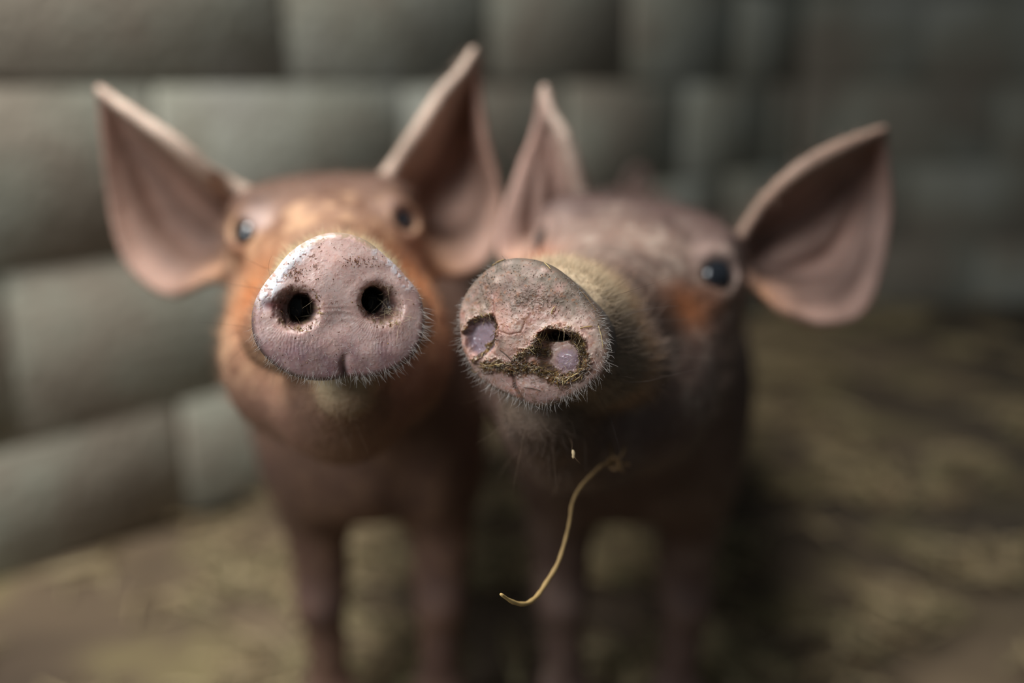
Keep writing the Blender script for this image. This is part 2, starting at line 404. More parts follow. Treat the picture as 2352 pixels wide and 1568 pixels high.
def n2(X, Y, sc, octv=4, seed=0):
    P = np.stack([X, Y, np.zeros_like(X)+seed*7.3], -1).reshape(-1, 3); return fbm(P, sc, octv, seed).reshape(X.shape)
def mix(c, d, m): return c*(1-m[..., None])+np.asarray(d)*m[..., None]
def ellq(X, Y, cx, cy, rx, ry, rot=0):
    a = math.radians(rot); x = (X-cx)*math.cos(a)+(Y-cy)*math.sin(a); y = -(X-cx)*math.sin(a)+(Y-cy)*math.cos(a)
    return np.hypot(x/rx, y/ry), np.arctan2(y, x)
def seg(X, Y, pts):
    d = np.full(X.shape, 1e9)
    for (x0, y0), (x1, y1) in zip(pts[:-1], pts[1:]):
        dx, dy = x1-x0, y1-y0; t = np.clip(((X-x0)*dx+(Y-y0)*dy)/(dx*dx+dy*dy), 0, 1); d = np.minimum(d, np.hypot(X-x0-t*dx, Y-y0-t*dy))
    return d

def relief_clean(X, Y, Sx, edge, A):
    dz = np.zeros_like(X); lift = np.zeros(X.shape+(2,))
    w1 = n2(X, Y, 40, 3, 1); w2 = n2(X, Y, 14, 3, 2); ws_ = n2(X, Y, 24, 1, 2)
    nos = [((682, 709), 52, 50, -12, (695, 710), 30), ((876, 698), 52, 45, 30, (859, 688), 26)]
    pit = np.zeros_like(X); rimm = np.zeros_like(X); deep = np.zeros_like(X)
    for (c, rx, ry, rot, hc, hr) in nos:
        qd, th = ellq(X, Y, c[0], c[1], rx, ry, rot); qd = qd+.06*w2
        sh = 1-sst(.35, 1.2, qd); hole, _ = ellq(X, Y, hc[0], hc[1], hr, hr*1.15); hole = hole+.07*w2; hd = 1-sst(.78, 1.12, hole)
        dz -= .0058*sh+.011*hd*1.0; pit = np.maximum(pit, sh); deep = np.maximum(deep, hd)
        rim_ = np.exp(-((qd-1.3)/.3)**2); dz += .0003*rim_*(1+.4*w1); rimm = np.maximum(rimm, rim_)
        # fine creases running away from the nostril's lower edge
        cr = np.sin(th*90+w1*3+w2*1.5); msk = sst(1.0, 1.3, qd)*(1-sst(1.7, 2.6, qd))*sst(.1, .8, np.sin(th+math.radians(rot)))
        dz += .000022*cr*msk; vs_ = np.sin(X/1.5+w1*5+Y/40)*np.maximum(np.exp(-(((X-690)/48)**2+((Y-795)/34)**2)), np.exp(-(((X-880)/40)**2+((Y-790)/34)**2))); dz += .000025*vs_
    # lower lip bulges and the cleft below the nostrils
    cl = np.abs(X-793-2*np.sin(Y/9)); dz -= .0022*np.exp(-(cl/9)**2)*sst(795, 858, Y)
    dz += .0016*np.exp(-(((X-700)/95)**2+((Y-815)/45)**2))+.0016*np.exp(-(((X-890)/80)**2+((Y-805)/45)**2))
    dz += .0015*np.exp(-(((X-785)/70)**2+((Y-620)/60)**2))
    mid_ = np.exp(-(((X-780)/48)**2+((Y-722)/26)**2)); dz += .00012*mid_*np.sin(Y/2.6+w1*4)
    dz -= .0010*np.exp(-(((X-780)/60)**2+((Y-735)/30)**2))
    dz += .00008*ws_+.00020*n2(X, Y, 46, 1, 1)
    pink = lin(208, 180, 172); warm = lin(200, 158, 148); mauve = lin(148, 116, 120); pale = lin(214, 200, 196); brown = lin(110, 82, 64); dark = lin(60, 45, 40)
    c = np.zeros(X.shape+(3,))+pink
    c = mix(c, warm, np.clip(.5+.8*n2(X, Y, 22, 4, 5), 0, 1)*.7)
    c = mix(c, mauve, np.clip(sst(730, 830, Y)*(.75+.5*w1), 0, 1))
    c = mix(c, mauve, np.clip((1-sst(10e-4, 60e-4, edge))*(.5+.4*w2)*sst(600, 720, Y), 0, 1))
    c = mix(c, pale, np.clip(.9*sst(.1, .6, n2(X, Y, 9, 3, 8)), 0, 1)*.2)
    # pores
    por = sst(.55, .8, n2(X, Y, 5, 2, 9)); c = mix(c, lin(170, 124, 116), por*.3)
    # white dry skin on both sides of the upper rim, left highlight painted in
    fl_glare = (1-sst(0, 34, seg(X, Y, [(606, 690), (640, 628), (700, 562)])))*sst(-.55, .0, n2(X, Y, 9, 4, 11)); c = mix(c, lin(235, 236, 240), np.clip(fl_glare*1.1, 0, 1)); dz += .00025*fl_glare
    fl2 = (1-sst(0, 22, seg(X, Y, [(868, 574), (905, 605), (940, 655)])))*sst(-.2, .4, n2(X, Y, 8, 4, 12)); c = mix(c, lin(205, 205, 212), np.clip(fl2*.8, 0, 1)); dz += .0002*fl2
    tp = (1-sst(0, 20, seg(X, Y, [(690, 566), (735, 541), (776, 534), (835, 548), (870, 570)])))*sst(-.5, .3, n2(X, Y, 12, 4, 13)); c = mix(c, lin(156, 138, 112), np.clip(tp*.85, 0, 1))
    # rusty crumbs of dirt
    dm = np.maximum.reduce([np.exp(-(((X-680)/26)**2+((Y-630)/20)**2)), np.exp(-(((X-815)/28)**2+((Y-600)/16)**2))*.8, .75*np.exp(-(((X-722)/40)**2+((Y-590)/26)**2)), .8*np.exp(-(((X-850)/22)**2+((Y-605)/14)**2)), .5*np.exp(-(((X-775)/20)**2+((Y-572)/12)**2))])
    dd = sst(.42, .62, n2(X, Y, 6, 4, 15)+.62*dm-.32); c = mix(c, lin(112, 70, 50), dd*.85); dz += .00010*dd
    # nostril lining and crust
    c = mix(c, lin(112, 76, 68), np.clip(pit*1.7, 0, 1)*.9); c = mix(c, dark, np.clip((pit-.4)*2, 0, 1)); c = mix(c, lin(26, 20, 18), deep)
    crust = np.clip(np.exp(-((pit-.32)/.22)**2)*sst(-.25, .35, n2(X, Y, 7, 4, 21))*(.35+.65*np.clip(sst(700, 745, Y)+.6*(1-sst(655, 680, Y))+.5*(np.abs(X-733) < 14), 0, 1)), 0, 1)
    c = mix(c, lin(128, 104, 74), crust*.9); dz += .0004*crust*(1+n2(X, Y, 4, 2, 22))
    red = np.exp(-(((X-622)/26)**2+((Y-700)/14)**2)); c = mix(c, lin(136, 74, 70), red*.9); dz -= .0012*red
    c = mix(c, lin(92, 72, 70), np.exp(-(cl/7)**2)*sst(812, 856, Y)*.8)
    ed = (1-sst(0, .0022, edge))*sst(640, 760, Y); c = mix(c, lin(84, 66, 64), ed*.9)
    rg = np.clip(.40-.06+.12*w1+.25*dd+.35*crust+.05*fl_glare, .2, .9)
    return dz, lift, c, rg

def relief_dirty(X, Y, Sx, edge, A):
    dz = np.zeros_like(X); lift = np.zeros(X.shape+(2,))
    w1 = n2(X, Y, 42, 3, 31); w2 = n2(X, Y, 13, 3, 32)
    # left nostril: a shallow wet pocket
    q1, t1 = ellq(X, Y, 1102, 772, 38, 46, 12); q1 = q1+.08*w2; p1 = 1-sst(.72, 1.1, q1); dz -= .0034*p1
    g1 = 1-sst(0, 12, seg(X, Y, [(1138, 750), (1130, 734)])); dz -= .003*g1
    # right nostril: hole above, wet mound below
    q2, t2 = ellq(X, Y, 1290, 815, 54, 52, 8); q2 = q2+.07*w2; p2 = 1-sst(.72, 1.12, q2); dz -= .0052*p2
    hl, _ = ellq(X, Y, 1270, 771, 31, 14, 4); hl = hl+.08*w2; h2 = 1-sst(.72, 1.15, hl); dz -= .011*h2
    md, _ = ellq(X, Y, 1296, 828, 40, 36, 0); m2 = 1-sst(.3, 1.05, md); dz += .0028*m2*(1-h2)
    for qd in (q1, q2): dz += .0006*np.exp(-((qd-1.25)/.2)**2)*(1+w1)
    dz += .0022*np.exp(-(((X-1175)/40)**2+((Y-760)/70)**2))+.0018*np.exp(-(((X-1225)/70)**2+((Y-895)/30)**2))+.0014*np.exp(-(((X-1200)/80)**2+((Y-660)/40)**2))
    cr = seg(X, Y, [(1130, 690), (1137, 735), (1150, 760), (1175, 768), (1200, 762), (1207, 740)]); crk = np.exp(-(cr/2.2)**2); dz -= .0002*crk
    lc = seg(X, Y, [(1175, 855), (1180, 890), (1196, 920)]); crk2 = np.exp(-(lc/4)**2); dz -= .0012*crk2
    dz += .00012*w2+.00002*n2(X, Y, 4.5, 3, 33)+.0004*w1
    pink = lin(172, 140, 128); mauve = lin(134, 110, 108); pale = lin(190, 170, 156); grey = lin(112, 99, 86); dirt = lin(92, 74, 58)
    c = np.zeros(X.shape+(3,))+pink
    c = mix(c, pale, np.clip(.5+1.1*n2(X, Y, 13, 4, 34), 0, 1)*.6); c = mix(c, lin(172, 118, 106), np.clip(.3+.9*n2(X, Y, 30, 3, 35), 0, 1)*.55)
    c = mix(c, mauve, np.clip(sst(800, 900, Y)*(.6+.4*w1), 0, 1)*.9)
    # dried film of mud over the upper third, running down in tongues
    bound = 700+26*w1+14*np.sin(X/17)+18*w2; film = 1-sst(-22, 26, Y-bound+.35*np.abs(X-1190)*0)
    rightf = 1-sst(0, 26, seg(X, Y, [(1236, 606), (1290, 640), (1330, 690), (1372, 745), (1380, 820)])); film = np.clip(np.maximum(film*.95, rightf*.85), 0, 1)
    stripe = np.exp(-((X-1140+.1*(Y-640))/9)**2)*sst(620, 640, Y); film = film*(1-.8*stripe)
    film = film*np.clip(.85+.5*n2(X, Y, 20, 4, 36), 0, 1); c = mix(c, grey, film)
    br = np.exp(-(((X-1175)/50)**2+((Y-668)/34)**2)); c = mix(c, lin(98, 74, 64), br*np.clip(.6+.8*n2(X, Y, 16, 4, 37), 0, 1)*.9)
    spk = .7*sst(.12, .6, n2(X, Y, 4.2, 3, 38)+.6*np.exp(-(((X-1215)/60)**2+((Y-688)/20)**2))+.5*np.exp(-(((X-1118)/18)**2+((Y-665)/36)**2))-.35)
    c = mix(c, lin(84, 68, 56), spk*.8); dz += .00018*spk
    # brown wet crust: round the right nostril, along the lower edge, and beside the left pocket
    paths = [seg(X, Y, [(1228, 805), (1238, 785), (1262, 762), (1300, 766), (1330, 790), (1342, 830), (1325, 862), (1290, 872), (1262, 858), (1225, 842), (1180, 848), (1140, 838), (1118, 842)]),
             seg(X, Y, [(1062, 758), (1078, 738), (1100, 728), (1124, 724), (1138, 745), (1140, 770), (1122, 786), (1108, 806), (1092, 822), (1080, 830)]), seg(X, Y, [(1190, 825), (1225, 800), (1245, 812)])]
    wd = [17, 7, 14]
    cst = np.zeros_like(X)
    for dd, w_ in zip(paths, wd): cst = np.maximum(cst, 1-sst(w_*.55, w_*1.25, dd+5*w2+3*n2(X, Y, 5, 2, 39)))
    cst = cst*(1-h2); c = mix(c, lin(70, 54, 36), cst*.94); dz += .0011*cst*(1+.7*n2(X, Y, 5, 3, 40))
    gold = cst*sst(.15, .5, n2(X, Y, 5, 3, 41)); c = mix(c, lin(124, 98, 56), gold*.8)
    wet = np.maximum(p1*(1-g1*.5), m2*(1-h2)); wetc = np.clip(wet*1.2, 0, 1)*(1-cst); c = mix(c, lin(160, 140, 150), wetc*.9)
    dz += .00045*wetc*n2(X, Y, 22, 3, 45)
    c = mix(c, lin(28, 22, 18), np.clip(h2*1.1, 0, 1)); c = mix(c, lin(60, 46, 38), g1*.7)
    c = mix(c, lin(128, 78, 58), crk*.7); c = mix(c, lin(70, 52, 42), crk2*.7)
    rust = sst(.25, .5, n2(X, Y, 8, 4, 42)-.1+.3*np.exp(-(((X-1185)/60)**2+((Y-745)/25)**2)))*(1-wetc); c = mix(c, lin(140, 96, 68), rust*.6)
    low = sst(.2, .6, n2(X, Y, 12, 4, 43))*sst(840, 880, Y); c = mix(c, lin(96, 72, 58), low*.6)
    ed = (1-sst(0, .0024, edge)); c = mix(c, lin(84, 74, 64), ed*.75)
    rg = np.clip(.42+.1*w1+.2*film-.3*wetc-.22*cst+.1*rust, .07, .9)
    return dz, lift, c, rg

EARC = lin(150, 112, 98)
def coat_ginger(v, L, nrm, ears, k):
    x, y, z = L.T; n1 = fbm(v, .03, 4, 1); n2_ = fbm(v, .008, 3, 5)
    c = np.zeros_like(v)+lin(140, 108, 90); c = mix(c, lin(150, 110, 80), np.clip(.4+.8*n1, 0, 1)*.8)
    n3 = fbm(v, .014, 3, 77); c = mix(c, lin(96, 62, 44), np.clip(n3*1.6+.1, 0, 1)*.75); c = mix(c, lin(200, 160, 126), np.clip(n2_*2+.05, 0, 1)*.6)
    ring = 1-sst(.022, .050, z+.008*n2_+.006*(y < -.01)); c = mix(c, lin(214, 196, 156), ring*.9)
    org = np.exp(-(((np.abs(x)-.040)/.016)**2+((y-.006)/.022)**2+((z-.115*k)/.05)**2)); c = mix(c, lin(190, 112, 58), np.clip(org*1.1, 0, 1))
    for e in (-1, 1):
        dd = np.sqrt((x-e*.036)**2+(y-.048)**2+(z-.176*k)**2); c = mix(c, lin(190, 166, 158), (1-sst(.006, .017, dd))*(.4+.5*np.clip(n1*2+.3, 0, 1))*(.9 if e < 0 else .45))
    top = sst(.160*k, .195*k, z+.01*n1)*sst(.035, .055, y); c = mix(c, lin(84, 60, 50), top*.9)
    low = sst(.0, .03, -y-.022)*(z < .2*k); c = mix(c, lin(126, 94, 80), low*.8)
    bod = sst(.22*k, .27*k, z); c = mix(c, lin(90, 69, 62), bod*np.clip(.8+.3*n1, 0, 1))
    return ear_col(c, v, ears, lin(146, 116, 102), lin(160, 118, 86))
def coat_dusty(v, L, nrm, ears, k):
    x, y, z = L.T; n1 = fbm(v, .03, 4, 21); n2_ = fbm(v, .007, 3, 25)
    c = np.zeros_like(v)+lin(122, 102, 92); c = mix(c, lin(134, 106, 92), np.clip(.3+.8*n1, 0, 1)*.7); n3 = fbm(v, .014, 3, 97); c = mix(c, lin(78, 60, 54), np.clip(n3*1.1, 0, 1)*.7); c = mix(c, lin(176, 158, 144), np.clip(n2_*1.5, 0, 1)*.6)
    rt = (1-sst(.055, .075, z+.006*n2_)); c = mix(c, lin(142, 124, 104), rt*.85); c = mix(c, lin(200, 178, 146), rt*sst(.004, .024, y)*.75)
    edge_ = np.exp(-((z-.060)/.009)**2); c = mix(c, lin(178, 140, 106), edge_*.6)
    gr = (1-sst(.010, .024, z+.004*n2_)); c = mix(c, lin(110, 102, 98), gr*.8)
    org = np.exp(-(((x-.047)/.02)**2+((y-.016)/.010)**2+((z-.150*k)/.024)**2)); c = mix(c, lin(196, 120, 72), np.clip(org*1.0, 0, 1))
    org = np.exp(-(((x+.044)/.02)**2+((y-.012)/.016)**2+((z-.165*k)/.03)**2)); c = mix(c, lin(200, 130, 96), np.clip(org*1.1, 0, 1))
    for e in (-1, 1):
        dd = np.sqrt((x-e*.048)**2+(y-.046)**2+(z-.185*k)**2); c = mix(c, lin(172, 146, 138), (1-sst(.010, .022, dd))*.3)
    top = sst(.165*k, .20*k, z+.01*n1)*sst(.035, .055, y); c = mix(c, lin(80, 62, 58), top*.9)
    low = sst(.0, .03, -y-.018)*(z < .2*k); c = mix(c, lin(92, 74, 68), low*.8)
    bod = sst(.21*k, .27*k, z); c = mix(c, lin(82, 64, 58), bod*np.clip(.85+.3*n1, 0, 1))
    return ear_col(c, v, ears, lin(156, 126, 114), lin(176, 132, 104))
def ear_col(c, v, ears, inner, edge):
    for e in ears:
        m = ((v > e.lo+.010) & (v < e.hi-.008)).all(1); idx = np.where(m)[0]
        for i in idx:
            h_ = e.t.find_nearest(v[i]); d = h_[3]
            if d < .007:
                w_ = 1-max(0, (d-.0042)/.0028); u_ = (h_[2]//(e.nv-1))/(e.nu-2); v_ = (h_[2] % (e.nv-1))/(e.nv-2)
                m_ = max(0, 1-u_/.15); e_ = max(0, 1-v_/.35)*max(0, (u_-.6)/.4)
                ic = inner*(1+.2*math.sin(u_*20+v_*3)); ic = ic*(1-m_)+e.pale*m_; ic = ic*(1-e_)+edge*e_
                c[i] = c[i]*(1-w_)+ic*w_
        g = fbm(v[idx], .02, 3, 9); c[idx] = c[idx]*(1+.22*g[:, None])
    return c

PA = dict(
    S=at(780, 706, .362), e1=(562, 537), e2=(928, 508), ed=.55, eye_h=.036, tilt=(.06, .02), off=-.06, eye_r=.0092,
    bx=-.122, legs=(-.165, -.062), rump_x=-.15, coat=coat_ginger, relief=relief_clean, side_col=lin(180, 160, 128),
    label='ginger piglet with the clean pink snout, standing against the block wall, both ears pricked',
    tail=[(-.15, 1.35, .36), (-.15, 1.375, .38), (-.135, 1.38, .40), (-.125, 1.37, .385)],
    ears=[dict(T=[(600, 455, .60), (520, 410, .59), (478, 385, .575), (400, 318, .565), (315, 262, .57), (232, 207, .59)],
               O=[(560, 610, .575), (470, 645, .58), (385, 672, .60), (290, 590, .61), (252, 420, .605), (232, 207, .59)], cup=.038, folds=.0035, th=.0031),
          dict(T=[(870, 430, .61), (905, 370, .60), (965, 280, .585), (1015, 205, .585), (1055, 165, .59), (1088, 120, .60)],
               O=[(960, 600, .575), (1040, 630, .585), (1120, 590, .60), (1148, 470, .61), (1110, 300, .605), (1088, 120, .60)], cup=.040, folds=.002, th=.0031)],
    outline=[(776, 531), (840, 547), (888, 587), (936, 634), (971, 676), (982, 727), (977, 775), (952, 822), (904, 854), (847, 869), (796, 868), (760, 876), (716, 876), (671, 865), (623, 835), (588, 794), (577, 743), (582, 701), (604, 657), (633, 622), (659, 587), (703, 553), (741, 536)])
PB = dict(
    S=at(1220, 768, .365), e1=(1252, 553), e2=(1648, 632), ed=.535, eye_h=.034, tilt=(-.10, .0), off=.18, far=-1, eye_r=.0112,
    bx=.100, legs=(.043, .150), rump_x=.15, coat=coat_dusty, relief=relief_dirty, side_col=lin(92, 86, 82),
    label='dusty brown piglet with a muddy, straw-caked snout, its head turned to one side',
    tail=[(.155, 1.34, .40), (.158, 1.36, .425), (.172, 1.365, .445), (.182, 1.36, .43), (.172, 1.355, .42)],
    ears=[dict(T=[(1400, 500, .61), (1352, 450, .60), (1330, 385, .59), (1300, 310, .585), (1265, 255, .59), (1250, 205, .595)],
               O=[(1250, 600, .58), (1165, 600, .585), (1150, 540, .59), (1190, 410, .595), (1232, 300, .595), (1250, 205, .595)], cup=.013, folds=.0045, pale=lin(176, 156, 142), th=.0031),
          dict(T=[(1700, 540, .575), (1745, 468, .565), (1815, 395, .55), (1895, 345, .55), (1970, 315, .56), (2028, 298, .575)],
               O=[(1760, 680, .555), (1800, 715, .555), (1890, 742, .57), (1990, 700, .585), (2040, 500, .59), (2028, 298, .575)], cup=.036, folds=.0075, th=.0028, pale=lin(140, 116, 102))],
    outline=[(1179, 591), (1236, 601), (1287, 632), (1328, 674), (1367, 718), (1389, 763), (1394, 811), (1379, 859), (1344, 891), (1303, 916), (1255, 934), (1217, 937), (1191, 925), (1153, 907), (1108, 887), (1073, 855), (1054, 817), (1043, 763), (1041, 718), (1051, 683), (1080, 642), (1112, 613), (1147, 593)])
for q in (PA, PB): make_pig(q)

# ------------------------------------------------------------------ hair
def sample_faces(q, n, weight):
    v, f = q['v'], q['f']; ar = np.linalg.norm(np.cross(v[f[:, 2]]-v[f[:, 0]], v[f[:, 3]]-v[f[:, 1]]), axis=1)
    c = v[f].mean(1); wt = ar*weight(q['toL'](c), c); wt /= wt.sum(); i = rng.choice(len(f), n, p=wt)
    a = rng.random((n, 2)); p = (v[f[i, 0]]*(1-a[:, :1])+v[f[i, 1]]*a[:, :1])*(1-a[:, 1:])+(v[f[i, 3]]*(1-a[:, :1])+v[f[i, 2]]*a[:, :1])*a[:, 1:]
    return p, q['nrm'][f[i, 0]], q['col'][f[i, 0]]
def unit(a): return a/(np.linalg.norm(a, axis=1)[:, None]+1e-12)
def fur(q, name, n, weight, length, rad, lay, bright, jit=.25):
    p, nr, c = sample_faces(q, n, weight); b = q['R'][2]
    d = unit(nr*(1-lay)+b[None]*lay+rng.normal(size=(n, 3))*jit)
    L = length*(.6+.8*rng.random(n)); cc = c*bright*(.6+.8*rng.random((n, 1)))
    cc = np.where(rng.random((n, 1)) < .25, cc*.45, cc)
    return hair_obj(name, p-nr*.0004, d, L, rad, cc, q['root'], bdir=np.tile(b, (n, 1)), bend=.3)
def rim_bristles(q, n, lo, hi, length, col, name='rim_bristles'):
    """stiff pale bristles standing out round the rim of the nose disc between two angles (degrees)"""
    a = np.radians(rng.uniform(lo, hi, n)); j = ((a+np.pi)/(2*np.pi)*q['na']).astype(int) % q['na']
    i = (q['nf']-1-np.abs(rng.normal(0, 14, n))).astype(int).clip(120, q['nf']-1); p = q['face'][i, j]
    out = np.cos(a)[:, None]*q['er']+np.sin(a)[:, None]*q['eu']; d = unit(out*.75+q['N']*.55+rng.normal(size=(n, 3))*.28+V(0, 0, -.25))
    return hair_obj(name, p, d, length*(.5+.9*rng.random(n)), .00004, np.tile(col, (n, 1))*(.5+.7*rng.random((n, 1))), q['root'], curl=.35)
white = lin(190, 182, 176)
fur(PA, 'muzzle_fur', 9000, lambda L, c: (L[:, 2] < .07)*(1.2-L[:, 2]*10).clip(0.1), .0045, .00005, .6, 1.15)
fur(PA, 'face_hair', 12000, lambda L, c: (L[:, 2] > .05)*(L[:, 2] < .25)*1.0, .009, .00007, .7, 1.15)
fur(PB, 'muzzle_fur', 26000, lambda L, c: (L[:, 2] < .08)*(1.2-L[:, 2]*9).clip(0.1), .0050, .00005, .5, 1.2)
fur(PB, 'face_hair', 14000, lambda L, c: (L[:, 2] > .06)*(L[:, 2] < .25)*1.0, .009, .00007, .7, 1.1)
rim_bristles(PA, 320, -175, -5, .0034, white); rim_bristles(PA, 60, -5, 60, .0015, white); rim_bristles(PA, 120, 120, 185, .0018, lin(200, 170, 120))
rim_bristles(PB, 300, -180, 10, .0034, white); rim_bristles(PB, 200, -5, 75, .0024, lin(170, 165, 160)); rim_bristles(PB, 160, 120, 185, .0018, white)
def face_hairs(q, n, region, length, col, name):
    """hairs growing from the front of the disc; region = list of (px, py, spread)"""
    px = project(q['face'].reshape(-1, 3)); pts = q['face'].reshape(-1, 3); R_, D_ = [], []
    for (x, y, s, m) in region:
        dd = np.hypot(px[:, 0]-x, px[:, 1]-y); c = np.where(dd < s)[0]
        if len(c): R_.append(pts[rng.choice(c, m)])
    R_ = np.concatenate(R_); k = len(R_); d = unit(q['N'][None]*.5+rng.normal(size=(k, 3))*.55)
    return hair_obj(name, R_, d, length*(.5+rng.random(k)), .00005, np.tile(col, (k, 1))*(.6+.6*rng.random((k, 1))), q['root'], curl=.5)
face_hairs(PA, 0, [(690, 720, 45, 26), (880, 700, 42, 40), (905, 730, 26, 34)], .0055, lin(215, 195, 160), 'nostril_hair')
face_hairs(PA, 0, [(780, 800, 150, 150), (880, 820, 90, 90), (700, 840, 80, 60), (900, 640, 70, 30)], .0012, white, 'snout_down')
face_hairs(PB, 0, [(1300, 790, 50, 46), (1110, 712, 26, 34)], .0045, lin(200, 180, 140), 'nostril_hair')
face_hairs(PB, 0, [(1200, 900, 90, 110), (1110, 850, 60, 60), (1330, 880, 50, 50), (1150, 640, 60, 40)], .0016, white, 'snout_down')
def whiskers(q, n, region, length, col, lean, name='whiskers', rad=.00006):
    """long sparse hairs: region picks skin in head coordinates, lean is a direction added in those coordinates (x, up, back)"""
    p, nr, c = sample_faces(q, n, region); dirn = nr*.6+(np.array(lean)@q['R'])[None]
    d = unit(dirn+rng.normal(size=(n, 3))*.25)
    return hair_obj(name, p, d, length*(.5+.8*rng.random(n)), rad, np.tile(col, (n, 1))*(.5+.7*rng.random((n, 1))), q['root'], npt=7, curl=.35)
dk = lin(60, 42, 32)
whiskers(PA, 50, lambda L, c: (L[:, 1] < -.022)*(L[:, 2] < .06)+.0, .014, lin(120, 92, 66), (0, -.5, -.2), 'chin_hair', rad=.00004)
whiskers(PA, 40, lambda L, c: (np.abs(L[:, 0]) > .018)*(L[:, 2] < .07)*(L[:, 1] < .015)+.0, .022, dk, (0, 0, .3))
whiskers(PB, 60, lambda L, c: (L[:, 1] < -.022)*(L[:, 2] < .07)+.0, .017, lin(140, 118, 96), (0.1, -.6, -.2), 'chin_hair', rad=.00004)
whiskers(PB, 46, lambda L, c: (L[:, 0] > .014)*(L[:, 2] < .06)*(L[:, 1] < .022)*(L[:, 1] > -.02)+.0, .024, dk, (.5, .15, .2))

# ------------------------------------------------------------------ setting
P0 = ground(0, 1340); P1 = ground(1800, 700); wd = nz(P1-P0)
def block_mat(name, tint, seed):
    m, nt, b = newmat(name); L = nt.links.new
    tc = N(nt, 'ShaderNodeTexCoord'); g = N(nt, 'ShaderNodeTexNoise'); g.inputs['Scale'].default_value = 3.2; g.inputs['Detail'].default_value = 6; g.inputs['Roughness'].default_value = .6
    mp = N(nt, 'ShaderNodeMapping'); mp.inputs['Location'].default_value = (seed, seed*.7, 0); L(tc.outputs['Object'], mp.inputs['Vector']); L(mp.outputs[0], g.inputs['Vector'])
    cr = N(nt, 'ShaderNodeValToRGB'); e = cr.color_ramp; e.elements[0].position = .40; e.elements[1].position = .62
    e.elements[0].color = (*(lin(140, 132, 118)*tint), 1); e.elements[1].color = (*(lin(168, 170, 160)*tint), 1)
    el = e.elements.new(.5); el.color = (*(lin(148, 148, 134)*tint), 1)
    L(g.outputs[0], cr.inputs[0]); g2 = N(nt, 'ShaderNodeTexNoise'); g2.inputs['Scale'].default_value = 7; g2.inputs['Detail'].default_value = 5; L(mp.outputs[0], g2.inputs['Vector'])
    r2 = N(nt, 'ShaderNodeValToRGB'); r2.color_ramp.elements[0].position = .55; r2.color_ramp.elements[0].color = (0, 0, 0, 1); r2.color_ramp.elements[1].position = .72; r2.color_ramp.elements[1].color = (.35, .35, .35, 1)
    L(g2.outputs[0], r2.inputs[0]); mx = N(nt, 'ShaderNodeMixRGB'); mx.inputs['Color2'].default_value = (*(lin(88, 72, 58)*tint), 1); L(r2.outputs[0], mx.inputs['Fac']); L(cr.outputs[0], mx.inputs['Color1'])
    L(mx.outputs[0], b.inputs['Base Color']); b.inputs['Roughness'].default_value = .85
    g3 = N(nt, 'ShaderNodeTexNoise'); g3.inputs['Scale'].default_value = 60; bp = N(nt, 'ShaderNodeBump'); bp.inputs['Distance'].default_value = .004; L(tc.outputs['Object'], g3.inputs['Vector']); L(g3.outputs[0], bp.inputs['Height']); L(bp.outputs[0], b.inputs['Normal'])
    return m
def block_wall(name, A, B, toward, height, z0, shift, mat, bl=.40, bh=.20, gap=.007):
    """concrete block wall from A to B: courses of bevelled blocks with recessed mortar, pattern kept in one mesh"""
    L = np.linalg.norm(B-A); t = nz(B-A); n = nz(toward); vs, fs = [], []
    def box(u0, u1, z0_, z1_, d0, d1, bev=.004):
        base = len(vs)
        for (uu0, uu1, zz0, zz1, dd) in ((u0, u1, z0_, z1_, d0), (u0, u1, z0_, z1_, d1-bev), (u0+bev, u1-bev, z0_+bev, z1_-bev, d1)):
            for (uu, zz) in ((uu0, zz0), (uu1, zz0), (uu1, zz1), (uu0, zz1)): vs.append(A+t*uu+V(0, 0, zz)+n*dd)
        for k in range(2):
            for i in range(4): j = (i+1) % 4; fs.append((base+k*4+i, base+k*4+j, base+k*4+4+j, base+k*4+4+i))
        fs.append((base+8, base+9, base+10, base+11)); fs.append((base+3, base+2, base+1, base))
    box(0, L, 0, height, -.14, -.005, .001)
    z = z0-bh; row = 0
    while z < height:
        u_ = -bl+shift+(row % 2)*bl/2
        while u_ < L:
            a, c = max(u_+gap/2, 0), min(u_+bl-gap/2, L); zz0, zz1 = max(z+gap/2, 0), min(z+bh-gap/2, height)
            if c-a > .02 and zz1-zz0 > .02: box(a, c, zz0, zz1, -.03, .0+random.uniform(-.004, .004))
            u_ += bl
        z += bh; row += 1
    o = mesh_obj(name, vs, fs, mat, smooth=False); o['kind'] = 'structure'; return o
wn = V(wd[1], -wd[0], 0)
ext = P0-wd*1.6
block_wall('wall_left', ext, P1, wn, 2.3, .16, .245, block_mat('grey_block', 1.0, 1.0))
block_wall('wall_back', P1+V(0, 0, 0), P1+V(3.2, 0, 0), V(0, -1, 0), 2.3, .16, .1, block_mat('shaded_block', .60, 5.0))  # same blocks tinted darker, so the far wall's shade is in the colour
